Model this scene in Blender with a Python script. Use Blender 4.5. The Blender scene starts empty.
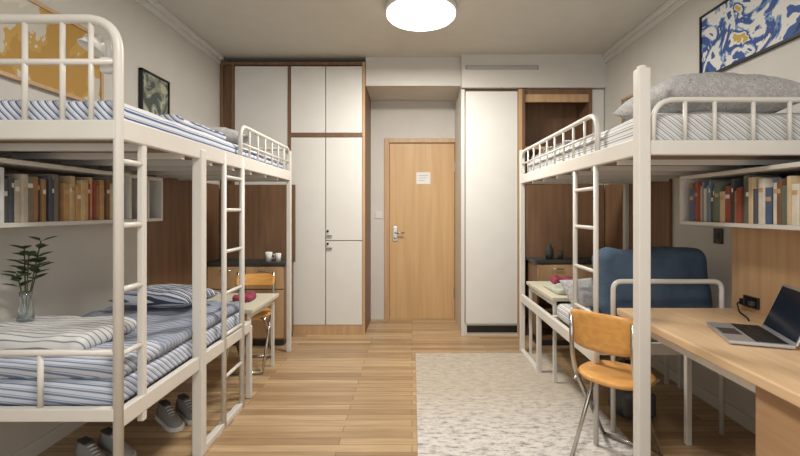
import bpy, bmesh, math, random
from mathutils import Vector, Matrix, noise, Euler
random.seed(7)
sc = bpy.context.scene

# ------------------------------------------------------------------ materials
def lin(c):
    return tuple(((v/255)/12.92 if v/255 <= 0.04045 else ((v/255+0.055)/1.055)**2.4) for v in c)+(1,)
def newmat(name):
    m = bpy.data.materials.new(name); m.use_nodes = True
    nt = m.node_tree; b = nt.nodes['Principled BSDF']
    return m, nt, b
def N(nt, t, **kw):
    n = nt.nodes.new(t)
    for k, v in kw.items(): setattr(n, k, v)
    return n
def paint(name, c, rough=0.5, metal=0.0, var=0.04, scale=6, bump=0.0, bscale=200, emit=0):
    m, nt, b = newmat(name)
    tc = N(nt, 'ShaderNodeTexCoord'); no = N(nt, 'ShaderNodeTexNoise')
    no.inputs['Scale'].default_value = scale
    nt.links.new(tc.outputs['Object'], no.inputs['Vector'])
    r = N(nt, 'ShaderNodeValToRGB'); l = lin(c)
    r.color_ramp.elements[0].position = .3; r.color_ramp.elements[1].position = .7
    r.color_ramp.elements[0].color = tuple(v*(1-var) for v in l[:3])+(1,)
    r.color_ramp.elements[1].color = tuple(min(1, v*(1+var)) for v in l[:3])+(1,)
    nt.links.new(no.outputs[0], r.inputs[0]); nt.links.new(r.outputs[0], b.inputs['Base Color'])
    b.inputs['Roughness'].default_value = rough; b.inputs['Metallic'].default_value = metal
    if bump:
        n2 = N(nt, 'ShaderNodeTexNoise'); n2.inputs['Scale'].default_value = bscale
        nt.links.new(tc.outputs['Object'], n2.inputs['Vector'])
        bp = N(nt, 'ShaderNodeBump'); bp.inputs['Strength'].default_value = bump; bp.inputs['Distance'].default_value = .01
        nt.links.new(n2.outputs[0], bp.inputs['Height']); nt.links.new(bp.outputs[0], b.inputs['Normal'])
    if emit:
        b.inputs['Emission Color'].default_value = l; b.inputs['Emission Strength'].default_value = emit
    return m
def wood(name, c1, c2, grain=(30, 30, 1.5), rough=0.45):
    m, nt, b = newmat(name)
    tc = N(nt, 'ShaderNodeTexCoord'); mp = N(nt, 'ShaderNodeMapping'); mp.inputs['Scale'].default_value = grain
    no = N(nt, 'ShaderNodeTexNoise'); no.inputs['Scale'].default_value = 1.0; no.inputs['Detail'].default_value = 6; no.inputs['Distortion'].default_value = .6
    r = N(nt, 'ShaderNodeValToRGB'); r.color_ramp.elements[0].position = .3; r.color_ramp.elements[1].position = .7
    r.color_ramp.elements[0].color = lin(c1); r.color_ramp.elements[1].color = lin(c2)
    nt.links.new(tc.outputs['Object'], mp.inputs[0]); nt.links.new(mp.outputs[0], no.inputs['Vector'])
    nt.links.new(no.outputs[0], r.inputs[0]); nt.links.new(r.outputs[0], b.inputs['Base Color'])
    b.inputs['Roughness'].default_value = rough
    return m
def stripes(name, wx, wy, wz, cols, widths, rough=.9, wob=.15):
    """stripes over u = wx*x+wy*y+wz*z (cycles per metre)"""
    m, nt, b = newmat(name)
    tc = N(nt, 'ShaderNodeTexCoord'); d = N(nt, 'ShaderNodeVectorMath', operation='DOT_PRODUCT')
    d.inputs[1].default_value = (wx, wy, wz)
    no = N(nt, 'ShaderNodeTexNoise'); no.inputs['Scale'].default_value = 4
    nt.links.new(tc.outputs['Object'], no.inputs['Vector'])
    ma = N(nt, 'ShaderNodeMath', operation='MULTIPLY_ADD'); ma.inputs[1].default_value = wob
    nt.links.new(tc.outputs['Object'], d.inputs[0]); nt.links.new(no.outputs[0], ma.inputs[0]); nt.links.new(d.outputs['Value'], ma.inputs[2])
    f = N(nt, 'ShaderNodeMath', operation='FRACT'); nt.links.new(ma.outputs[0], f.inputs[0])
    r = N(nt, 'ShaderNodeValToRGB'); r.color_ramp.interpolation = 'CONSTANT'
    while len(r.color_ramp.elements) < len(cols): r.color_ramp.elements.new(.5)
    for i, (p, c) in enumerate(zip(widths, cols)):
        r.color_ramp.elements[i].position = p; r.color_ramp.elements[i].color = lin(c)
    nt.links.new(f.outputs[0], r.inputs[0]); nt.links.new(r.outputs[0], b.inputs['Base Color'])
    b.inputs['Roughness'].default_value = rough
    return m
def blotch(name, scale, stops, rough=.6, detail=3, distort=1.5, mapscale=(1, 1, 1)):
    m, nt, b = newmat(name)
    tc = N(nt, 'ShaderNodeTexCoord'); mp = N(nt, 'ShaderNodeMapping'); mp.inputs['Scale'].default_value = mapscale
    no = N(nt, 'ShaderNodeTexNoise'); no.inputs['Scale'].default_value = scale
    no.inputs['Detail'].default_value = detail; no.inputs['Distortion'].default_value = distort
    nt.links.new(tc.outputs['Object'], mp.inputs[0]); nt.links.new(mp.outputs[0], no.inputs['Vector'])
    r = N(nt, 'ShaderNodeValToRGB'); r.color_ramp.interpolation = 'CONSTANT'
    while len(r.color_ramp.elements) < len(stops): r.color_ramp.elements.new(.5)
    for i, (p, c) in enumerate(stops):
        r.color_ramp.elements[i].position = p; r.color_ramp.elements[i].color = lin(c)
    nt.links.new(no.outputs[0], r.inputs[0]); nt.links.new(r.outputs[0], b.inputs['Base Color'])
    b.inputs['Roughness'].default_value = rough
    return m

def floor_mat():
    m, nt, b = newmat('oak_plank_floor')
    tc = N(nt, 'ShaderNodeTexCoord')
    br = N(nt, 'ShaderNodeTexBrick'); br.offset = .37; br.inputs['Scale'].default_value = 1
    br.inputs['Brick Width'].default_value = 1.1; br.inputs['Row Height'].default_value = .07
    br.inputs['Mortar Size'].default_value = .0018; br.inputs['Bias'].default_value = 0
    br.inputs['Color1'].default_value = lin((164, 134, 100)); br.inputs['Color2'].default_value = lin((206, 177, 138))
    br.inputs['Mortar'].default_value = lin((112, 86, 62))
    nt.links.new(tc.outputs['Object'], br.inputs['Vector'])
    mp = N(nt, 'ShaderNodeMapping'); mp.inputs['Scale'].default_value = (2.5, 45, 1)
    no = N(nt, 'ShaderNodeTexNoise'); no.inputs['Scale'].default_value = 1; no.inputs['Detail'].default_value = 6
    nt.links.new(tc.outputs['Object'], mp.inputs[0]); nt.links.new(mp.outputs[0], no.inputs['Vector'])
    r = N(nt, 'ShaderNodeValToRGB'); r.color_ramp.elements[0].position = .3; r.color_ramp.elements[1].position = .7
    r.color_ramp.elements[0].color = (.68, .66, .62, 1); r.color_ramp.elements[1].color = (1.0, 1.0, 1.0, 1)
    nt.links.new(no.outputs[0], r.inputs[0])
    mx = N(nt, 'ShaderNodeMixRGB', blend_type='MULTIPLY'); mx.inputs[0].default_value = 1
    nt.links.new(br.outputs['Color'], mx.inputs[1]); nt.links.new(r.outputs[0], mx.inputs[2])
    nt.links.new(mx.outputs[0], b.inputs['Base Color']); b.inputs['Roughness'].default_value = .32
    return m
def rug_mat():
    m, nt, b = newmat('distressed_rug_weave')
    tc = N(nt, 'ShaderNodeTexCoord')
    mp = N(nt, 'ShaderNodeMapping'); mp.inputs['Scale'].default_value = (14, 34, 1)
    no = N(nt, 'ShaderNodeTexNoise'); no.inputs['Scale'].default_value = 1; no.inputs['Detail'].default_value = 10; no.inputs['Roughness'].default_value = .8
    nt.links.new(tc.outputs['Object'], mp.inputs[0]); nt.links.new(mp.outputs[0], no.inputs['Vector'])
    sx = N(nt, 'ShaderNodeSeparateXYZ'); nt.links.new(tc.outputs['Object'], sx.inputs[0])
    mr = N(nt, 'ShaderNodeMapRange'); mr.inputs[1].default_value = 2.4; mr.inputs[2].default_value = 3.1
    mr.inputs[3].default_value = 0; mr.inputs[4].default_value = 1
    nt.links.new(sx.outputs[1], mr.inputs[0])
    r1 = N(nt, 'ShaderNodeValToRGB'); e = r1.color_ramp.elements
    e[0].position = .36; e[0].color = lin((104, 98, 96)); e[1].position = .52; e[1].color = lin((212, 207, 200))
    r2 = N(nt, 'ShaderNodeValToRGB'); e = r2.color_ramp.elements
    e[0].position = .35; e[0].color = lin((160, 147, 131)); e[1].position = .62; e[1].color = lin((194, 184, 168))
    nt.links.new(no.outputs[0], r1.inputs[0]); nt.links.new(no.outputs[0], r2.inputs[0])
    mx = N(nt, 'ShaderNodeMixRGB'); nt.links.new(mr.outputs[0], mx.inputs[0])
    nt.links.new(r1.outputs[0], mx.inputs[1]); nt.links.new(r2.outputs[0], mx.inputs[2])
    nt.links.new(mx.outputs[0], b.inputs['Base Color']); b.inputs['Roughness'].default_value = 1
    bp = N(nt, 'ShaderNodeBump'); bp.inputs['Strength'].default_value = .4; bp.inputs['Distance'].default_value = .008
    nt.links.new(no.outputs[0], bp.inputs['Height']); nt.links.new(bp.outputs[0], b.inputs['Normal'])
    return m

M = {}
M['wall'] = paint('wall_paint', (205, 201, 193), .85, var=.02)
M['ceil'] = paint('ceiling_paint', (204, 200, 190), .9, var=.02)
M['white'] = paint('white_laminate', (221, 219, 213), .4, var=.015)
M['trimw'] = paint('white_trim', (214, 211, 204), .5, var=.01)
M['floor'] = floor_mat(); M['rug'] = rug_mat()
M['metal'] = paint('white_powder_coat', (214, 210, 202), .35, var=.02)
M['brown'] = wood('walnut_veneer', (108, 80, 58), (130, 98, 72), (25, 25, 1.5))
M['brownd'] = wood('dark_walnut_edge', (92, 66, 46), (118, 88, 64), (25, 25, 1.5))
M['oak'] = wood('oak_veneer', (182, 146, 108), (200, 166, 126), (22, 22, 1.2))
M['door'] = wood('oak_door_veneer', (192, 155, 108), (206, 171, 123), (20, 20, 1.0), .4)
M['pedw'] = wood('oak_pedestal_veneer', (154, 118, 84), (176, 140, 102), (24, 1.6, 24), .5)
M['desk'] = wood('oak_desktop', (200, 168, 130), (218, 188, 150), (24, 1.6, 24), .4)
M['yel'] = wood('honey_plywood', (206, 146, 74), (224, 168, 94), (6, 30, 30), .35)
M['chrome'] = paint('brushed_steel', (190, 188, 182), .25, 1.0)
M['black'] = paint('black_plastic', (22, 22, 24), .45)
M['dark'] = paint('dark_grey', (60, 58, 56), .6)
M['slat'] = wood('bed_board', (112, 96, 80), (140, 122, 102), (2, 20, 20), .7)
M['str_blue'] = stripes('striped_cotton_blue', 34, 0, 34, [(214, 216, 220), (74, 94, 138), (204, 207, 213), (120, 134, 164)], [0, .5, .78, .92])
M['str_grey'] = stripes('striped_cotton_grey', 24, 0, 30, [(210, 209, 206), (142, 144, 150), (212, 211, 208), (92, 94, 104)], [0, .5, .68, .92])
M['str_low'] = stripes('striped_cotton_plaid', 4, 30, 34, [(202, 206, 214), (112, 128, 158), (192, 198, 208), (138, 150, 174)], [0, .5, .75, .9])
M['str_thin'] = stripes('white_cotton_thin_lines', 0, 30, 20, [(216, 216, 214), (132, 136, 146)], [0, .78])
M['str_pil'] = stripes('striped_pillow_cotton', 6, 26, 0, [(196, 199, 206), (52, 60, 82), (172, 177, 188), (78, 88, 112)], [0, .4, .62, .8])
M['quilt'] = stripes('blue_grey_striped_quilt', 0, 34, 0, [(150, 156, 170), (120, 129, 148), (160, 166, 178)], [0, .45, .8])
M['navy'] = paint('slate_blue_upholstery', (74, 92, 112), .95, var=.15, scale=8, bump=.4, bscale=50)
M['pgrey'] = blotch('grey_floral_cotton', 30, [(0, (164, 163, 162)), (.5, (184, 182, 180)), (.62, (148, 147, 148))], .95)
M['cream'] = paint('cream_laminate', (200, 194, 172), .7, var=.05)
M['mint'] = paint('sage_cotton', (180, 184, 166), .95, var=.12)
M['mag'] = paint('magenta_cloth', (140, 58, 78), .9, var=.15)
M['leaf'] = paint('leaf_green', (58, 78, 50), .5, var=.3, scale=30)
M['stem'] = paint('stem_green', (70, 76, 40), .6)
M['sneak'] = paint('grey_canvas', (150, 149, 146), .85, var=.1)
M['art_l'] = blotch('abstract_gold_canvas', 2.6, [(0, (176, 136, 62)), (.42, (188, 150, 76)), (.46, (196, 190, 176)), (.55, (206, 201, 188)), (.68, (178, 170, 152))], .7, 4, 1.0)
M['art_r'] = blotch('abstract_blue_canvas', 3.2, [(0, (36, 48, 84)), (.38, (52, 84, 148)), (.46, (218, 218, 212)), (.545, (120, 150, 188)), (.57, (50, 78, 140)), (.62, (222, 220, 212)), (.66, (196, 166, 76))], .6, 4, 1.6)
M['art_s'] = blotch('abstract_green_print', 6, [(0, (70, 80, 76)), (.45, (128, 134, 116)), (.55, (176, 172, 150)), (.63, (90, 102, 98))], .6)
M['screen'] = paint('laptop_screen', (28, 36, 50), .15)
M['alu'] = paint('silver_aluminium', (190, 190, 193), .3, .6)
M['paper'] = paint('printed_paper', (226, 225, 220), .8)
M['grille'] = paint('vent_grille', (140, 138, 132), .5)
M['emit'] = paint('lamp_diffuser', (255, 251, 244), .5, emit=3.0)
gm, nt, b = newmat('clear_glass'); b.inputs['Transmission Weight'].default_value = .9; b.inputs['Roughness'].default_value = .05
b.inputs['Base Color'].default_value = (.85, .9, .88, 1); M['glass'] = gm

# ------------------------------------------------------------------ mesh builder
class B:
    def __init__(s): s.v = []; s.f = []; s.mi = []; s.sm = []; s.mats = []
    def m(s, k):
        mt = M[k]
        if mt not in s.mats: s.mats.append(mt)
        return s.mats.index(mt)
    def add(s, vs, fs, k, smooth=False):
        o = len(s.v); i = s.m(k); s.v += [tuple(v) for v in vs]
        for f in fs: s.f.append([a+o for a in f]); s.mi.append(i); s.sm.append(smooth)
    def bm(s, bm, k, smooth=False, mat=None):
        bm.verts.index_update()
        vs = [(mat @ v.co) if mat else v.co.copy() for v in bm.verts]
        s.add(vs, [[v.index for v in f.verts] for f in bm.faces], k, smooth); bm.free()
    def box(s, x0, x1, y0, y1, z0, z1, k, bev=0.0, mat=None):
        bm = bmesh.new(); bmesh.ops.create_cube(bm, size=1)
        for v in bm.verts:
            v.co = Vector(((x0+x1)/2+v.co.x*abs(x1-x0), (y0+y1)/2+v.co.y*abs(y1-y0), (z0+z1)/2+v.co.z*abs(z1-z0)))
        if bev: bmesh.ops.bevel(bm, geom=bm.edges[:], offset=bev, segments=2, affect='EDGES', profile=.5)
        s.bm(bm, k, False, mat)
    def tube(s, pts, r, k, seg=10, caps=True, mat=None, r1=None):
        pts = [Vector(p) for p in pts]; n = len(pts); vs = []; fs = []
        t0 = (pts[1]-pts[0]).normalized()
        up = Vector((0, 0, 1)) if abs(t0.z) < .9 else Vector((1, 0, 0))
        a = t0.cross(up).normalized(); prev = t0
        for i, p in enumerate(pts):
            if i == 0: t = t0
            elif i == n-1: t = (pts[-1]-pts[-2]).normalized()
            else: t = ((pts[i+1]-p).normalized()+(p-pts[i-1]).normalized()).normalized()
            q = prev.rotation_difference(t); a = (q @ a).normalized(); prev = t
            c = t.cross(a).normalized()
            rr = r if r1 is None else r+(r1-r)*i/(n-1)
            for j in range(seg):
                g = 2*math.pi*j/seg; vs.append(p+a*math.cos(g)*rr+c*math.sin(g)*rr)
        for i in range(n-1):
            for j in range(seg):
                fs.append([i*seg+j, i*seg+(j+1) % seg, (i+1)*seg+(j+1) % seg, (i+1)*seg+j])
        if caps: fs.append(list(range(seg))[::-1]); fs.append([(n-1)*seg+j for j in range(seg)])
        if mat: vs = [mat @ v for v in vs]
        s.add(vs, fs, k, True)
    def lathe(s, prof, c, k, seg=32, mat=None):
        vs = []; fs = []; c = Vector(c)
        for r, z in prof:
            for j in range(seg):
                g = 2*math.pi*j/seg; vs.append(c+Vector((r*math.cos(g), r*math.sin(g), z)))
        for i in range(len(prof)-1):
            for j in range(seg): fs.append([i*seg+j, i*seg+(j+1) % seg, (i+1)*seg+(j+1) % seg, (i+1)*seg+j])
        fs.append(list(range(seg))[::-1]); fs.append([(len(prof)-1)*seg+j for j in range(seg)])
        if mat: vs = [mat @ v for v in vs]
        s.add(vs, fs, k, True)
    def soft(s, x0, x1, y0, y1, z0, z1, k, r=.04, n=28, amp=.012, fr=5, seed=0, mat=None):
        bm = bmesh.new(); bmesh.ops.create_cube(bm, size=1)
        bmesh.ops.subdivide_edges(bm, edges=bm.edges[:], cuts=n, use_grid_fill=True)
        C = Vector(((x0+x1)/2, (y0+y1)/2, (z0+z1)/2)); H = Vector(((x1-x0)/2, (y1-y0)/2, (z1-z0)/2))
        r = min(r, H.z*.98, H.x*.9, H.y*.9)
        for v in bm.verts:
            p = Vector((math.copysign(min(1, abs(v.co.x*2))**.8, v.co.x)*H.x, math.copysign(min(1, abs(v.co.y*2))**.8, v.co.y)*H.y, v.co.z*2*H.z))
            q = Vector([max(-(H[i]-r), min(H[i]-r, p[i])) for i in range(3)])
            d = p-q
            if d.length > 1e-6: p = q+d.normalized()*r
            w = (p.z+H.z)/(2*H.z)
            nz = noise.noise(Vector((p.x*fr+seed, p.y*fr, seed)))+.5*noise.noise(Vector((p.x*fr*2.7, p.y*fr*2.1+seed, p.z*6)))
            p.z += amp*nz*w
            side = Vector((d.x, d.y, 0))
            if side.length > 1e-5:
                p += side.normalized()*amp*.8*w*noise.noise(Vector((p.x*fr*2, p.y*fr*2, p.z*9+seed)))
            v.co = C+p
        s.bm(bm, k, True, mat)
    def pillow(s, L, W, T, k, mat, n=26, seed=0):
        vs = []; fs = []
        for side in (1, -1):
            o = len(vs)
            for i in range(n+1):
                for j in range(n+1):
                    u = -1+2*i/n; v = -1+2*j/n
                    h = max(0, (1-abs(u)**3)*(1-abs(v)**3))**.5
                    wr = .12*noise.noise(Vector((u*3+seed, v*3, side)))+.05*noise.noise(Vector((u*8+seed, v*8, side)))
                    x = L*u*(1-.07*(1-v*v)*abs(u)); y = W*v*(1-.08*(1-u*u)*abs(v))
                    z = side*T*h*(1+wr)*(1 if side > 0 else .75)
                    vs.append(mat @ Vector((x, y, z)))
            for i in range(n):
                for j in range(n):
                    f = [o+i*(n+1)+j, o+(i+1)*(n+1)+j, o+(i+1)*(n+1)+j+1, o+i*(n+1)+j+1]
                    fs.append(f if side > 0 else f[::-1])
        s.add(vs, fs, k, True)
    def make(s, name, parent=None):
        me = bpy.data.meshes.new(name); me.from_pydata(s.v, [], s.f)
        for mt in s.mats: me.materials.append(mt)
        me.polygons.foreach_set('material_index', s.mi); me.polygons.foreach_set('use_smooth', s.sm)
        bm = bmesh.new(); bm.from_mesh(me); bmesh.ops.remove_doubles(bm, verts=bm.verts[:], dist=1e-5)
        bmesh.ops.recalc_face_normals(bm, faces=bm.faces[:]); bm.to_mesh(me); bm.free()
        ob = bpy.data.objects.new(name, me); sc.collection.objects.link(ob)
        if parent: ob.parent = parent
        return ob
def fillet(pts, r, n=7):
    pts = [Vector(p) for p in pts]; out = [pts[0]]
    for i in range(1, len(pts)-1):
        p = pts[i]; a = pts[i-1]-p; c = pts[i+1]-p
        rr = min(r, a.length*.49, c.length*.49)
        A = p+a.normalized()*rr; Cc = p+c.normalized()*rr
        for k in range(n+1):
            t = k/n; out.append(A*(1-t)**2*1+p*2*t*(1-t)+Cc*t*t)
    out.append(pts[-1]); return out
def one(name, fn):
    b = B(); fn(b); return b.make(name)
def bx(name, *a, **k):
    b = B(); b.box(*a, **k); return b.make(name)
def T(x, y, z, rz=0, rx=0, ry=0): return Matrix.Translation((x, y, z)) @ Euler((rx, ry, rz)).to_matrix().to_4x4()

# ------------------------------------------------------------------ room shell
XL, XR, YN, YC, YB, H = -2.0, 2.0, -1.3, 4.48, 5.12, 2.9
bx('floor', XL-.1, XR+.1, YN-.1, YB+.1, -.1, 0, 'floor')
bx('ceiling', XL-.1, XR+.1, YN-.1, YB+.1, H, H+.1, 'ceil')
bx('wall_left', XL-.1, XL, YN-.1, YB+.1, 0, H, 'wall')
bx('wall_right', XR, XR+.1, YN-.1, YB+.1, 0, H, 'wall')
b = B()
b.box(XL, -.33, YB, YB+.1, 0, H, 'wall'); b.box(.57, XR, YB, YB+.1, 0, H, 'wall'); b.box(-.33, .57, YB, YB+.1, 2.15, H, 'wall')
b.make('wall_back')
b = B()   # wall behind the camera with a wide opening added to let sky light in
b.box(XL, XR, YN-.1, YN, 0, .5, 'wall'); b.box(XL, XR, YN-.1, YN, 2.5, H, 'wall')
b.box(XL, -1.75, YN-.1, YN, .5, 2.5, 'wall'); b.box(1.75, XR, YN-.1, YN, .5, 2.5, 'wall'); b.make('wall_front')
b = B()
for x in (-1.72, -.6, .6, 1.72): b.box(x-.03, x+.03, YN-.08, YN-.03, .5, 2.5, 'trimw')
for z in (.53, 2.47): b.box(-1.75, 1.75, YN-.08, YN-.03, z-.03, z+.03, 'trimw')
b.make('fill_window_1')  # unseen window frame, added with its opening for fill light
for nm, s in (('trim_1', -1), ('trim_2', 1)):
    b = B(); x = s*2.0
    b.box(min(x, x-s*.05), max(x, x-s*.05), YN, YC-.02, H-.045, H, 'trimw', .008)
    b.box(min(x, x-s*.02), max(x, x-s*.02), YN, YC-.02, H-.09, H-.045, 'trimw', .006); b.make(nm)
bx('baseboard_left', XL, XL+.012, YN, 3.9, 0, .08, 'trimw')
bx('baseboard_right', XR-.012, XR, YN, 3.9, 0, .08, 'trimw')
bx('wall_bulkhead', -.485, .51, YC+.02, YB, 2.6, H, 'wall')
bx('wall_soffit', .51, 2.0, YC-.06, YB, 2.56, H, 'wall')
b = B(); b.box(.55, 1.30, YC-.068, YC-.06, 2.745, 2.785, 'grille', .002)
for i in range(3): b.box(.56, 1.29, YC-.074, YC-.066, 2.751+i*.011, 2.756+i*.011, 'trimw')
b.make('air_vent')
# door
b = B()
b.box(-.33, -.27, YB-.02, YB+.08, 0, 2.15, 'oak', .004); b.box(.51, .57, YB-.02, YB+.08, 0, 2.15, 'oak', .004)
b.box(-.27, .51, YB-.02, YB+.08, 2.1, 2.15, 'oak', .004)
b.box(-.268, .508, YB+.01, YB+.05, .0, 2.1, 'door', .003)
b.box(.497, .51, YB, YB+.01, .25, .37, 'chrome'); b.box(.497, .51, YB, YB+.01, 1.75, 1.87, 'chrome')
b.box(-.225, -.175, YB-.002, YB+.012, .93, 1.1, 'chrome', .003)
b.tube([(-.2, YB, 1.03), (-.2, YB-.045, 1.03), (-.09, YB-.045, 1.03)], .009, 'chrome')
b.lathe([(.014, 0), (.014, .01)], (0, 0, 0), 'chrome', 16, T(-.2, YB-.002, .965, 0, math.pi/2))
b.make('door_1')
bx('trim_3', -.33, .57, YB+.08, YB+.1, 0, 2.15, 'brownd')
b = B(); b.box(.05, .22, YB-.004+.01, YB+.01, 1.61, 1.75, 'paper', .001)
for i in range(3): b.box(.08, .19-.02*(i % 3), YB+.004, YB+.006, 1.71-.03*i, 1.714-.03*i, 'grille')
b.make('door_notice')
bx('light_switch', -.43, -.36, YB-.012, YB, 1.2, 1.28, 'trimw', .003)

# ------------------------------------------------------------------ built-in wardrobes
def wardrobe_left(b):
    y0, y1 = YC, YB-.005
    b.box(-1.995, -.49, y0+.02, y1, .0, 2.84, 'brown')
    F = y0
    def door(x0, x1, z0, z1): b.box(x0+.004, x1-.004, F-.004, F+.02, z0+.004, z1-.004, 'white', .003)
    for x in (-1.99, -1.875, -1.29): b.box(x, x+.025, F-.012, F+.02, .0, 2.84, 'brown')
    b.box(-.515, -.49, F-.012, F+.02, 0, 2.84, 'oak')
    b.box(-1.965, -.515, F-.01, F+.02, 2.81, 2.84, 'brown')
    b.box(-1.265, -.515, F-.01, F+.02, 2.06, 2.10, 'brown')
    b.box(-1.265, -.515, F-.004, F+.02, 0, .10, 'oak')
    door(-1.85, -1.29, 1.60, 2.80)
    door(-1.85, -1.29, .80, 1.60)
    door(-1.265, -.90, 2.10, 2.80); door(-.90, -.515, 2.10, 2.80)
    door(-1.265, -.90, .10, 2.06); door(-.90, -.515, .98, 2.06); door(-.90, -.515, .10, .98)
    for (x, z) in ((-.875, 1.03), (-.875, .90)):
        b.box(x-.012, x+.045, F-.02, F-.004, z-.008, z+.012, 'chrome', .003)
        b.lathe([(.010, 0), (.012, .012)], (0, 0, 0), 'black', 12, T(x, F-.004, z+.05, 0, math.pi/2))
one('built_in_wardrobe', wardrobe_left)
def wardrobe_right(b):
    y0, y1 = YC-.02, YB-.005; F = y0
    b.box(.53, 1.10, y0+.02, y1, 0, 2.55, 'brown')
    b.box(.51, .545, F-.01, y1, 0, 2.55, 'trimw')
    b.box(.555, 1.095, F-.004, F+.02, .12, 2.53, 'white', .004)
    b.box(.545, 1.10, F+.01, F+.02, .0, .12, 'trimw'); b.box(.57, 1.09, F-.0, F+.012, .03, .10, 'black')
    b.box(1.10, 1.135, F-.03, y1, 0, 2.55, 'oak'); b.box(1.135, 1.165, F-.03, y1, 0, 2.55, 'brown')
    yb = F+.32
    b.box(1.165, 1.99, yb, y1, 0, 2.55, 'brown')
    b.box(1.83, 1.865, F-.01, yb, .0, 2.55, 'brown'); b.box(1.865, 1.99, F, F+.03, 0, 2.55, 'white')
    b.box(1.165, 1.83, F-.005, yb, 2.5, 2.55, 'brown'); b.box(1.165, 1.83, F, yb, 1.93, 1.96, 'oak')
    b.box(1.165, 1.83, F-.003, F+.02, 2.42, 2.5, 'oak')
    b.box(1.165, 1.83, F, yb, 1.45, 1.475, 'brown')
    b.box(1.165, 1.83, F, yb, 0, .10, 'brownd')
one('built_in_wardrobe', wardrobe_right)

bx('wall_panel', -1.998, -1.975, 3.2, 4.40, .62, 1.56, 'brown')
bx('wall_panel', 1.975, 1.998, 3.3, 4.40, .62, 1.56, 'brown')
def counter(x0, x1, y0, zt, opened):
    def f(b):
        y1 = 4.43
        b.box(x0, x1, y0, y1, zt-.03, zt, 'dark', .003)
        if opened:
            b.box(x0+.02, x0+.04, y0+.02, y1, .06, zt-.03, 'brown'); b.box(x1-.04, x1-.02, y0+.02, y1, .06, zt-.03, 'brown')
            b.box(x0+.02, x1-.02, y1-.02, y1, .06, zt-.03, 'brown'); b.box(x0+.02, x1-.02, y0+.02, y1, .06, .09, 'brown')
            b.box(x0+.02, x1-.02, y0+.02, y1, zt-.28, zt-.26, 'brown'); b.box(x0+.04, x1-.04, y0+.03, y1-.02, .33, .35, 'brown')
        else:
            b.box(x0+.02, x1-.02, y0+.02, y1, 0.06, zt-.03, 'brown')
        n = 2; w = (x1-x0-.04)/n
        for i in range(n):
            for (a, c) in (((zt-.25, zt-.04),) if opened else ((zt-.25, zt-.04), (.08, zt-.26))):
                b.box(x0+.02+i*w+.004, x0+.02+(i+1)*w-.004, y0+.004, y0+.02, a, c, 'oak', .003)
                b.tube([(x0+.02+i*w+w*.35, y0-.008, c-.04), (x0+.02+i*w+w*.65, y0-.008, c-.04)], .005, 'chrome', 8)
        b.box(x0+.03, x1-.03, y0+.05, y1, 0, .06, 'dark')
        b.box(x0, x1, y1-.02, y1, zt, 1.56, 'brown')
    return f
one('drawer_cabinet', counter(-1.97, -1.20, 4.08, .80, False))
one('drawer_cabinet', counter(1.17, 1.97, 4.08, .82, True))
def cup(b, x, y, z, k='paper', r=.035, h=.09):
    b.lathe([(r*.75, 0), (r, h), (r*.9, h), (r*.68, .008)], (x, y, z), k, 20)
b = B(); cup(b, -1.40, 4.2, .80); b.tube(fillet([(-1.367, 4.2, .87), (-1.34, 4.2, .865), (-1.34, 4.2, .83), (-1.372, 4.2, .825)], .012), .004, 'paper', 8); b.make('coffee_mug')
b = B(); cup(b, -1.30, 4.18, .80, 'paper', .028, .08); b.make('drinking_cup')
b = B(); b.lathe([(.03, 0), (.045, .05), (.035, .11), (.018, .13), (.02, .15)], (1.34, 4.2, .82), 'dark', 20); b.make('ceramic_vase')
b = B(); cup(b, 1.45, 4.2, .82, 'dark', .03, .08); b.make('drinking_cup')

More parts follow.
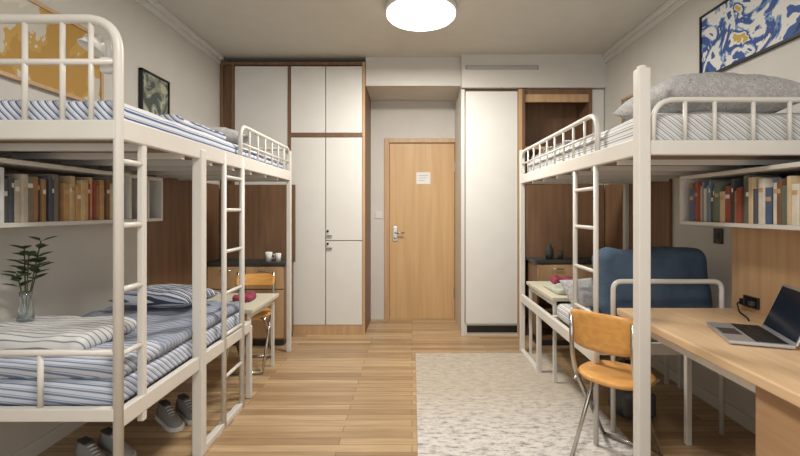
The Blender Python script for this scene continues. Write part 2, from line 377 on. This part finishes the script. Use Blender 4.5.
# ------------------------------------------------------------------ bunk beds
def rungs(b, x, y0, y1, zs, r=.013):
    for z in zs: b.tube([(x, y0, z), (x, y1, z)], r, 'metal', 8)
def post(b, x, y, z0, z1, w=.024): b.box(x-w, x+w, y-w, y+w, z0, z1, 'metal', .006)
def bunk_left(b):
    X = -1.13; W = -1.965; y0, y1 = 1.655, 3.95; Z = 1.57
    b.tube(fillet([(X, y0, 0), (X, y0, 2.035), (W, y0, 2.035), (W, y0, 0)], .13, 9), .018, 'metal', 14)
    b.tube([(X, y0, 1.87), (W, y0, 1.87)], .012, 'metal')
    for x in (-1.235, -1.345, -1.49, -1.64, -1.8): b.tube([(x, y0, 1.6), (x, y0, 2.03)], .010, 'metal')
    b.box(X-.018, X+.018, y0, y1, Z, Z+.085, 'metal', .006); b.box(W-.018, W+.018, y0, y1, Z, Z+.085, 'metal', .006)
    b.box(W, X, y0-.018, y0+.018, Z, Z+.075, 'metal', .006); b.box(W, X, y1-.018, y1+.018, Z, Z+.075, 'metal', .006)
    b.box(W+.01, X-.01, y0+.01, y1-.01, Z+.01, Z+.03, 'slat')
    for i in range(7): b.box(W, X, y0+.3*i+.15, y0+.3*i+.18, Z-.02, Z+.012, 'metal')
    post(b, X, y1, 0, 1.84, .02); post(b, W, y1, 0, 1.84)
    post(b, X, 2.285, 0, 1.62, .027)
    post(b, X+.0, 1.80, .42, 1.6, .014); rungs(b, X, y0, 1.80, (.74, .99, 1.24, 1.49), .012)
    b.tube([(X+.01, 2.56, 0), (X+.01, 2.56, 1.64)], .015, 'metal'); b.tube([(X+.01, 2.83, 0), (X+.01, 2.83, 1.64)], .017, 'metal')
    rungs(b, X+.01, 2.56, 2.83, (.3, .55, .8, 1.05, 1.3, 1.5), .011)
    b.box(X-.02, X+.02, 2.285, 2.85, 0, .035, 'metal', .005)
    b.tube(fillet([(X, 2.83, 1.62), (X, 2.83, 1.86), (X, y1, 1.86), (X, y1, 1.62)], .09), .014, 'metal')
    b.tube([(X, 2.84, 1.74), (X, y1, 1.74)], .009, 'metal')
    for i in range(1, 7): b.tube([(X, 2.83+i*.16, 1.62), (X, 2.83+i*.16, 1.86)], .008, 'metal', 8)
    b.tube(fillet([(X, y1, 1.62), (X, y1, 1.86), (W, y1, 1.86), (W, y1, 1.62)], .08), .014, 'metal')
    yl = 2.98
    b.box(X-.016, X+.016, y0, yl, .46, .53, 'metal', .005); b.box(W-.016, W+.016, y0, yl, .46, .53, 'metal', .005)
    b.box(W, X, y0-.016, y0+.016, .49, .54, 'metal', .005); b.box(W, X, yl-.02, yl+.01, .46, .53, 'metal', .005)
    post(b, W, yl, 0, .5); post(b, X, yl, 0, .5, .018)
    b.box(W+.01, X-.01, y0+.01, yl-.01, .485, .51, 'slat')
    b.tube([(X, y0, .75), (W, y0, .75)], .012, 'metal')
    for x in (-1.43, -1.72): b.tube([(x, y0, .53), (x, y0, .75)], .010, 'metal')
one('bunk_bed', bunk_left)
def bunk_right(b):
    X = 1.01; W = 1.965; y0, y1 = 1.89, 3.94; Z = 1.54
    post(b, X, y0, 0, 1.92, .027); b.lathe([(.024, 0), (.018, .012), (.004, .016)], (X, y0, 1.92), 'metal', 16)
    post(b, W, y0, 0, 1.84, .024); post(b, X, y1, 0, 1.85, .022); post(b, W, y1, 0, 1.85)
    b.box(X-.018, X+.018, y0, y1, Z, Z+.08, 'metal', .006); b.box(W-.018, W+.018, y0, y1, Z, Z+.08, 'metal', .006)
    b.box(X, W, y0-.018, y0+.018, Z, Z+.065, 'metal', .006); b.box(X, W, y1-.018, y1+.018, Z, Z+.075, 'metal', .006)
    b.box(X+.01, W-.01, y0+.01, y1-.01, Z+.005, Z+.03, 'slat')
    for i in range(6): b.box(X, W, y0+.3*i+.2, y0+.3*i+.23, Z-.02, Z+.01, 'metal')
    b.tube(fillet([(X+.05, y0, 1.58), (X+.05, y0, 1.785), (W, y0, 1.785), (W, y0, 1.6)], .1), .012, 'metal')
    for x in (1.20, 1.33, 1.50, 1.66, 1.82): b.tube([(x, y0, 1.6), (x, y0, 1.785)], .009, 'metal', 8)
    b.tube(fillet([(X, 2.34, 1.60), (X, 2.34, 1.83), (X, y1, 1.83), (X, y1, 1.6)], .12), .014, 'metal')
    b.tube([(X, 2.36, 1.72), (X, y1, 1.72)], .008, 'metal')
    for i in range(1, 9): b.tube([(X, 2.34+i*.175, 1.6), (X, 2.34+i*.175, 1.83)], .008, 'metal', 8)
    for y in (2.36, 2.66): b.tube([(X, y, .5), (X, y, 1.6)], .014, 'metal')
    rungs(b, X, 2.36, 2.66, (.72, .96, 1.2, 1.42), .011)
    ye = 2.5; xe = 1.17; yf = 3.14
    b.box(X-.016, X+.016, 2.35, y1, .46, .53, 'metal', .005); b.box(W-.016, W+.016, ye, yf, .46, .53, 'metal', .005)
    b.box(X, W, yf-.016, yf+.016, .46, .53, 'metal', .005); b.box(X, W, ye-.016, ye+.016, .46, .53, 'metal', .005)
    b.box(X+.01, W-.01, ye+.01, yf-.01, .48, .51, 'slat')
    b.tube(fillet([(xe, ye, 0), (xe, ye, .885), (1.80, ye, .885), (1.80, ye, 0)], .05), .014, 'metal')
    b.tube([(X, 2.36, 0), (X, 2.36, .5)], .014, 'metal'); post(b, W, yf, 0, .5, .018)
    b.box(X-.02, X+.02, 3.4, y1, 0, .03, 'metal', .004); post(b, X, 3.42, 0, .48, .018)
one('bunk_bed', bunk_right)

# bedding left upper
b = B(); b.soft(-1.945, -1.155, 1.685, 3.92, 1.60, 1.745, 'str_blue', .05, 30, .006, 4, 1); b.make('mattress')
b = B(); b.pillow(.30, .20, .085, 'pgrey', T(-1.5, 3.10, 1.81, .5), seed=3); b.make('pillow')
b = B(); b.soft(-1.93, -1.20, 2.2, 2.8, 1.742, 1.79, 'str_blue', .024, 26, .016, 6, 4); b.make('folded_blanket')
# left lower
b = B(); b.soft(-1.94, -1.155, 1.69, 2.955, .51, .625, 'str_low', .04, 24, .004, 4, 2); b.make('mattress')
b = B(); b.soft(-1.93, -1.15, 1.95, 2.94, .622, .685, 'quilt', .03, 34, .022, 6, 5); b.make('quilt')
b = B(); b.soft(-1.94, -1.15, 1.70, 1.99, .622, .70, 'str_low', .04, 30, .012, 6, 8); b.soft(-1.94, -1.38, 1.78, 2.18, .69, .77, 'str_thin', .04, 30, .02, 6, 9); b.make('folded_blanket')
b = B(); b.pillow(.26, .17, .07, 'str_pil', T(-1.55, 2.72, .75, -.15), seed=7); b.make('pillow')
# right upper
b = B(); b.soft(1.04, 1.94, 1.92, 3.91, 1.57, 1.745, 'str_grey', .05, 30, .008, 4, 11); b.make('mattress')
b = B(); b.pillow(.36, .24, .125, 'pgrey', T(1.48, 2.17, 1.835, .06), seed=12); b.make('pillow')
b = B(); b.soft(1.06, 1.9, 3.0, 3.85, 1.742, 1.79, 'str_grey', .024, 26, .015, 6, 14); b.make('folded_blanket')
# right lower seat with upholstered blue backrest
b = B(); b.soft(1.04, 1.94, 2.53, 3.12, .51, .63, 'str_grey', .04, 26, .008, 4, 15); b.make('mattress')
def bolster(b):
    m = T(1.535, 2.72, .63, 0, math.radians(-12))
    b.soft(-.355, .355, -.09, .09, .0, .43, 'navy', .088, 30, .02, 4, 18, m)
    b.soft(-.355, .30, .085, .34, .0, .17, 'navy', .07, 26, .015, 4, 28, T(1.535, 2.74, .63))
one('backrest_cushion', bolster)
b = B(); b.pillow(.14, .11, .05, 'pgrey', T(1.13, 2.84, .75, .4, .9), seed=19); b.make('pillow')

def lowdesk(x0, x1, y0, y1, zt):
    def f(b):
        b.box(x0, x1, y0, y1, zt-.03, zt, 'cream', .005)
        for x in (x0+.03, x1-.04):
            for y in (y0+.04, y1-.04): b.box(x-.012, x+.012, y-.012, y+.012, 0, zt-.03, 'metal', .003)
        for x in (x0+.03, x1-.04): b.box(x-.01, x+.01, y0+.04, y1-.04, zt-.07, zt-.03, 'metal')
    return f
one('low_table', lowdesk(-1.95, -1.12, 3.02, 3.62, .60))
one('low_table', lowdesk(1.035, 1.94, 3.17, 3.90, .655))
b = B(); b.soft(1.10, 1.5, 3.25, 3.62, .655, .685, 'mint', .014, 24, .018, 9, 16); b.make('folded_cloth')
b = B(); b.soft(1.22, 1.42, 3.66, 3.83, .655, .72, 'mag', .03, 14, .03, 12, 20); b.make('folded_shirt')
b = B(); b.soft(-1.37, -1.22, 3.25, 3.4, .60, .65, 'mag', .024, 14, .02, 12, 22); b.make('folded_shirt')

# ------------------------------------------------------------------ chairs
def chair(x, y, rz, z0=0.0, bh=.1):
    def f(b):
        m = T(x, y, z0, rz)    # local: facing +x, back at -x
        n = 40; vs = []; fs = []
        rings = [(.84, .422), (.97, .428), (1.0, .437), (1.0, .446), (.95, .453), (.6, .447), (.15, .444)]
        for (q, z) in rings:
            for j in range(n):
                g = 2*math.pi*j/n; c, s_ = math.cos(g), math.sin(g)
                px = .17*q*math.copysign(abs(c)**.88, c); py = .178*q*math.copysign(abs(s_)**.88, s_)
                vs.append(m @ Vector((px, py, z)))
        for i in range(len(rings)-1):
            for j in range(n): fs.append([i*n+j, i*n+(j+1) % n, (i+1)*n+(j+1) % n, (i+1)*n+j])
        fs.append(list(range(n))[::-1]); fs.append([(len(rings)-1)*n+j for j in range(n)])
        b.add(vs, fs, 'yel', True)
        vs = []; fs = []; nu, nv = 16, 8
        for side in (0, 1):
            for i in range(nu+1):
                for j in range(nv+1):
                    u = -1+2*i/nu; v = -1+2*j/nv
                    uu = u*(1-.08*abs(v)**4); vv = v*(1-.12*abs(u)**4)
                    vs.append(m @ Vector((-.20+.035*u*u*1.0+side*.012-.02*vv, uu*.165, .69+vv*bh)))
        K = (nu+1)*(nv+1)
        for i in range(nu):
            for j in range(nv):
                a = i*(nv+1)+j; f1 = [a, a+nv+1, a+nv+2, a+1]; fs.append(f1); fs.append([K+t for t in f1[::-1]])
        bd = [i*(nv+1) for i in range(nu+1)]+[nu*(nv+1)+j for j in range(1, nv+1)]+[i*(nv+1)+nv for i in range(nu-1, -1, -1)]+[j for j in range(nv-1, 0, -1)]
        for a in range(len(bd)):
            p, q = bd[a], bd[(a+1) % len(bd)]; fs.append([p, q, K+q, K+p])
        b.add(vs, fs, 'yel', True)
        r = .011
        for s_ in (-1, 1):
            yy = s_*.15
            b.tube(fillet([(-.185, yy, .76), (-.175, yy, .50), (.19, yy, .012)], .12), r, 'chrome', 10, True, m)
            b.tube(fillet([(.12, yy*.93, .42), (.06, yy*.93, .39), (-.21, yy*.93, .012)], .05), r, 'chrome', 10, True, m)
            b.tube([(-.15, yy, .417), (.14, yy, .417)], .009, 'chrome', 8, True, m)
        b.tube([(.19, -.15, .012), (.19, .15, .012)], r, 'chrome', 10, True, m)
        b.tube([(-.21, -.14, .012), (-.21, .14, .012)], r, 'chrome', 10, True, m)
        b.tube([(-.05, -.14, .417), (-.05, .14, .417)], .008, 'chrome', 8, True, m)
        b.tube([(.10, -.14, .417), (.10, .14, .417)], .008, 'chrome', 8, True, m)
    return f
one('folding_chair', chair(1.055, 2.22, math.radians(42), .012))
one('folding_chair', chair(-1.35, 3.58, math.radians(-85), 0, .05))

# ------------------------------------------------------------------ right desk
def desk(b):
    b.box(1.15, 1.83, .85, 2.42, .71, .75, 'desk', .006)
    b.box(1.83, 1.86, .85, 2.46, .68, 1.21, 'oak')
    b.box(1.86, 1.995, .85, 2.44, .69, .74, 'oak')
    b.box(1.19, 1.22, .9, 2.38, .665, .71, 'metal')
    b.box(1.515, 1.545, 2.37, 2.40, 0, .71, 'metal', .004); b.box(1.19, 1.545, 2.37, 2.40, .67, .71, 'metal')
    b.box(1.20, 1.83, .95, 1.49, .04, .71, 'pedw', .003)
    for i in range(2):
        b.box(1.185, 1.20, .97, 1.485, .05+i*.33, .37+i*.33, 'pedw', .003)
    b.box(1.24, 1.80, .98, 1.46, 0, .04, 'dark')
one('study_desk', desk)
def laptop(b):
    m = T(1.455, 1.87, .75, math.radians(-20))
    b.box(-.11, .11, -.16, .16, .003, .018, 'alu', .004, m)
    b.box(-.10, -.03, -.05, .05, .018, .0188, 'dark', 0, m)
    for r in range(5):
        for c in range(13): b.box(-.015+r*.022, .003+r*.022, -.146+c*.0225, -.127+c*.0225, .018, .0205, 'black', 0, m)
    for x in (-.09, .09):
        for y in (-.14, .14): b.box(x-.01, x+.01, y-.01, y+.01, 0, .004, 'black', 0, m)
    m2 = m @ T(.112, 0, .014, 0, 0, math.radians(22))
    b.box(-.004, .004, -.16, .16, 0, .215, 'alu', .003, m2)
    b.box(-.0055, -.004, -.150, .150, .012, .205, 'screen', 0, m2)
one('laptop', laptop)
def socket(b):
    b.box(1.816, 1.83, 2.26, 2.36, .775, .835, 'black', .003)
    b.box(1.785, 1.816, 2.315, 2.35, .785, .82, 'black', .005); b.box(1.79, 1.816, 2.27, 2.30, .79, .815, 'dark', .005)
    b.tube(fillet([(1.79, 2.33, .80), (1.76, 2.33, .80), (1.75, 2.30, .755), (1.70, 2.18, .755), (1.66, 2.12, .755)], .03), .004, 'black', 8)
one('power_socket', socket)
def bag(b):
    b.soft(1.25, 1.50, 2.62, 2.82, 0, .34, 'dark', .09, 22, .02, 8, 31)
    b.soft(1.28, 1.47, 2.57, 2.64, .04, .19, 'dark', .03, 14, .01, 8, 32)
    b.tube(fillet([(1.34, 2.72, .33), (1.34, 2.72, .38), (1.42, 2.72, .38), (1.42, 2.72, .33)], .02), .008, 'dark')
one('backpack', bag)

# ------------------------------------------------------------------ bookshelves + books
def shelf_right(b):
    x0, x1, y0, y1, z0, z1 = 1.60, 1.998, 1.0, 2.57, 1.215, 1.50
    b.box(x0, x1, y0, y1, z0, z0+.02, 'trimw', .002); b.box(x0, x1, y0, y1, z1-.02, z1, 'trimw', .002)
    for y in (y0, 1.55, y1-.018): b.box(x0, x1, y, y+.018, z0+.02, z1-.02, 'trimw')
    b.box(x1-.012, x1, y0, y1, z0, z1, 'brown')
one('wall_bookshelf', shelf_right)
def shelf_left(b):
    x0, x1, y0, y1, z0, z1 = -1.998, -1.72, 1.3, 2.97, 1.225, 1.52
    b.box(x0, x1, y0, y1, z0, z0+.02, 'trimw', .002); b.box(x0, x1, y0, y1, z1-.02, z1, 'trimw', .002)
    for y in (y0, 2.62, 2.80, y1-.018): b.box(x0, x1, y, y+.018, z0+.02, z1-.02, 'trimw')
    b.box(x0, x0+.012, y0, y1, z0, z1, 'brown')
one('wall_bookshelf', shelf_left)
def bookcol(c, i):
    k = 'bk%d_%d_%d' % c
    if k not in M: M[k] = paint('book_cover_'+str(i), c, .6, var=.1, scale=20)
    return k
def books(b, y0, y1, xf, s, zb, cols, hmin, hmax):
    y = y0; i = 0
    while y < y1-.04:
        t = random.uniform(.014, .036); h = random.uniform(hmin, hmax); dp = random.uniform(.13, .17)
        c = cols[min(len(cols)-1, int(random.random()*len(cols)))]; k = bookcol(c, len(M)); off = random.uniform(.005, .03)
        xa = xf+s*off; xb = xa+s*dp
        b.box(min(xa, xb), max(xa, xb), y, y+t-.001, zb, zb+h, k, .002)
        b.box(min(xa+s*.004, xb+s*.002), max(xa+s*.004, xb+s*.002), y+.002, y+t-.003, zb+.003, zb+h+.0005, 'paper')
        if random.random() < .6:
            xx = xa-s*.0006; zz = zb+h*random.uniform(.6, .8)
            b.box(min(xx, xa), max(xx, xa), y+.003, y+t-.004, zz, zz+.02, random.choice(['paper', 'oak']))
        y += t
pl1 = [(80, 84, 88), (96, 66, 52), (124, 116, 104), (186, 176, 160), (110, 84, 62), (150, 116, 82), (66, 74, 96)]
pl2 = [(206, 170, 118), (186, 146, 96), (216, 198, 166), (160, 120, 78), (206, 182, 140), (150, 70, 54), (120, 92, 66)]
pr = [(80, 96, 124), (204, 198, 184), (106, 116, 96), (186, 160, 124), (216, 208, 192), (76, 76, 84), (170, 136, 98), (120, 134, 152), (150, 76, 60), (120, 86, 62), (204, 180, 142), (96, 106, 92)]
b = B(); books(b, 1.83, 2.14, -1.72, -1, 1.245, pl1, .18, .235); books(b, 2.14, 2.60, -1.72, -1, 1.245, pl2, .18, .235)
k1 = bookcol((40, 110, 110), 99); k2 = bookcol((206, 212, 214), 98)
b.box(-1.90, -1.725, 1.72, 1.765, 1.245, 1.485, k1, .002); b.box(-1.90, -1.725, 1.77, 1.82, 1.245, 1.48, k2, .002); b.box(-1.90, -1.725, 1.66, 1.715, 1.245, 1.47, k2, .002)
b.make('books')
b = B(); books(b, 1.575, 2.54, 1.60, 1, 1.235, pr, .16, .235); b.make('books')
b = B(); books(b, 1.03, 1.52, 1.60, 1, 1.235, pr, .16, .235); b.make('books')
b = B(); cup(b, -1.80, 2.71, 1.245, 'cream', .03, .1); b.make('pencil_cup')
b = B(); b.lathe([(.03, 0), (.04, .04), (.03, .09), (.02, .1)], (-1.8, 2.88, 1.245), 'grille', 18); b.make('small_jar')

# ------------------------------------------------------------------ wall art
def art(name, s, y0, y1, z0, z1, fk, ak, fw=.02):
    b = B(); x = s*2.0
    def bb(d0, d1, *a): b.box(min(x-s*d0, x-s*d1), max(x-s*d0, x-s*d1), *a)
    bb(.002, .03, y0, y1, z1-fw, z1, fk); bb(.002, .03, y0, y1, z0, z0+fw, fk)
    bb(.002, .03, y0, y0+fw, z0, z1, fk); bb(.002, .03, y1-fw, y1, z0, z1, fk)
    bb(.002, .02, y0+fw, y1-fw, z0+fw, z1-fw, ak); b.make(name)
art('framed_painting', -1, 1.75, 2.75, 1.95, 2.40, 'oak', 'art_l')
art('framed_picture', -1, 3.14, 3.50, 2.02, 2.34, 'black', 'art_s', .014)
art('framed_painting', 1, 1.85, 2.95, 2.19, 2.62, 'black', 'art_r', .012)
art('framed_picture', 1, 3.72, 4.05, 2.02, 2.34, 'oak', 'art_s', .02)

# ------------------------------------------------------------------ plant, lamp, switch, shoes
def plant(b):
    bx_, by, bz = -1.85, 2.06, .76
    b.lathe([(.03, 0), (.034, .01), (.03, .06), (.022, .12), (.026, .15), (.021, .15), (.018, .12), (.025, .06), (.027, .015)], (bx_, by, bz), 'glass', 24)
    random.seed(4)
    for i in range(5):
        a = i*1.3+.2; L = [.31, .20, .27, .16, .24][i]
        tip = Vector((bx_+math.cos(a)*.045+.02, by+math.sin(a)*.05, bz+.08+L)); base = Vector((bx_, by, bz+.02))
        mid = (base+tip)/2+Vector((0, 0, .04))
        pts = [base*(1-t)**2+mid*2*t*(1-t)+tip*t*t for t in [k/8 for k in range(9)]]
        b.tube(pts, .0028, 'stem', 6)
        for q in range(5, 9):
            for sd in (-1, 1):
                p = pts[q]; d = Vector((math.cos(a+sd*1.2+q), math.sin(a+sd*1.2+q), .45)).normalized()
                l = .075; w = .02; sdv = d.cross(Vector((0, 0, 1))).normalized()
                P = [p, p+d*l*.35+sdv*w+Vector((0, 0, .004)), p+d*l*.7+sdv*w*.7, p+d*l-Vector((0, 0, .008)), p+d*l*.7-sdv*w*.7, p+d*l*.35-sdv*w+Vector((0, 0, .004)), p+d*l*.5-Vector((0, 0, .004))]
                b.add(P, [[0, 1, 6], [1, 2, 6], [2, 3, 6], [3, 4, 6], [4, 5, 6], [5, 0, 6]], 'leaf', True)
one('potted_plant', plant)
b = B(); b.box(-1.998, -1.80, 1.99, 2.14, .745, .76, 'trimw', .003); b.box(-1.998, -1.97, 2.0, 2.02, .70, .745, 'trimw'); b.box(-1.998, -1.97, 2.11, 2.13, .70, .745, 'trimw'); b.make('wall_ledge')
def clip(b):
    b.box(-1.225, -1.165, 1.68, 1.72, 1.84, 1.90, 'white', .008)
    b.tube(fillet([(-1.195, 1.70, 1.90), (-1.195, 1.70, 1.97), (-1.25, 1.72, 1.98)], .03), .008, 'white')
    b.lathe([(.02, 0), (.03, .02), (.05, .06), (.046, .06), (.016, .01)], (0, 0, 0), 'white', 20, T(-1.25, 1.72, 1.99, 0, math.radians(20), math.radians(200)))
one('clip_lamp', clip)
b = B(); b.box(1.988, 2.0, 2.76, 2.84, 1.08, 1.18, 'dark', .003); b.box(1.984, 1.988, 2.785, 2.815, 1.11, 1.15, 'black', .001); b.make('wall_socket')
def shoes(cx, cy, rz, k):
    def f(b):
        for off in (-.055, .055):
            m = T(cx, cy, 0, rz) @ T(0, off, 0)
            n = 16; secs = [(-.13, .020, .060), (-.125, .030, .085), (-.08, .034, .092), (-.03, .034, .085), (.02, .037, .062), (.07, .042, .05), (.11, .034, .036), (.135, .012, .02)]
            vs = []; fs = []
            for (x, w, h) in secs:
                for j in range(n):
                    g = 2*math.pi*j/n; z = max(0, math.sin(g)); vs.append(m @ Vector((x, w*math.cos(g), .016+h*z**.7)))
            for i in range(len(secs)-1):
                for j in range(n): fs.append([i*n+j, i*n+(j+1) % n, (i+1)*n+(j+1) % n, (i+1)*n+j])
            fs.append(list(range(n))); fs.append([(len(secs)-1)*n+j for j in range(n)])
            b.add(vs, fs, k, True)
            out = []
            for (x, w, h) in secs: out.append((x*1.04, w*1.12+.002))
            P = [(x, w) for x, w in out]+[(x, -w) for x, w in out[::-1]]
            q = len(P); vs = [m @ Vector((x, y, 0)) for x, y in P]+[m @ Vector((x, y, .024)) for x, y in P]
            fs = [list(range(q))[::-1], [q+i for i in range(q)]]+[[i, (i+1) % q, q+(i+1) % q, q+i] for i in range(q)]
            b.add(vs, fs, 'paper')
            b.box(-.115, -.035, -.022, .022, .098, .112, 'dark', .004, m)
            for i in range(4):   # laces
                xx = -.015+i*.022; zz = .098-i*.010
                b.tube([(xx, -.018, zz-.004), (xx+.006, 0, zz+.002), (xx, .018, zz-.004)], .0028, 'paper', 6, True, m)
    return f
one('pair_of_sneakers', shoes(-1.60, 2.24, -.5, 'sneak'))
one('pair_of_sneakers', shoes(-1.44, 2.66, -.7, 'sneak'))
b = B(); b.box(.03, 1.22, 1.75, 3.88, 0, .012, 'rug', .004); b.make('area_rug')

# ------------------------------------------------------------------ lamps
def lamp(name, x, y, pw):
    b = B()
    b.lathe([(.24, H), (.275, H-.005), (.275, H-.06), (.265, H-.062)], (x, y, 0), 'white', 64)
    b.lathe([(.268, H-.055), (.268, H-.085), (.255, H-.098), (.20, H-.104), (.01, H-.106)], (x, y, 0), 'emit', 64)
    ob = b.make(name)
    l = bpy.data.lights.new(name+'_light', 'AREA'); l.shape = 'DISK'; l.size = .5; l.energy = pw; l.color = (1, .955, .895)
    o = bpy.data.objects.new(name+'_light', l); sc.collection.objects.link(o); o.location = (x, y, H-.115)
    o.parent = ob
lamp('added_fill_lamp', .07, 3.36, 60)
lamp('added_fill_lamp', .0, .6, 42)  # extra lamp added out of view overhead, only to brighten the room
w = bpy.data.worlds.new('sky'); sc.world = w; w.use_nodes = True
w.node_tree.nodes['Background'].inputs[0].default_value = (.93, .97, 1, 1); w.node_tree.nodes['Background'].inputs[1].default_value = 2.1
pl_ = bpy.data.lights.new('fill_window_portal', 'AREA'); pl_.shape = 'RECTANGLE'; pl_.size = 3.5; pl_.size_y = 2.0; pl_.cycles.is_portal = True
o = bpy.data.objects.new('fill_window_portal', pl_); sc.collection.objects.link(o); o.location = (0, YN-.1, 1.5); o.rotation_euler = (math.radians(90), 0, 0)  # sampling portal for the added opening behind the camera

# ------------------------------------------------------------------ camera
cam = bpy.data.cameras.new('camera'); co = bpy.data.objects.new('camera', cam); sc.collection.objects.link(co); sc.camera = co
cam.sensor_width = 36; cam.lens = 430/800*36; cam.clip_start = .05
co.location = (0, 0, 1.3); co.rotation_euler = (math.radians(90), 0, 0)
cam.shift_x = -12/800; cam.shift_y = -18/800
try:
    sc.view_settings.view_transform = 'Standard'
except Exception as e: print(e)
sc.view_settings.exposure = 0
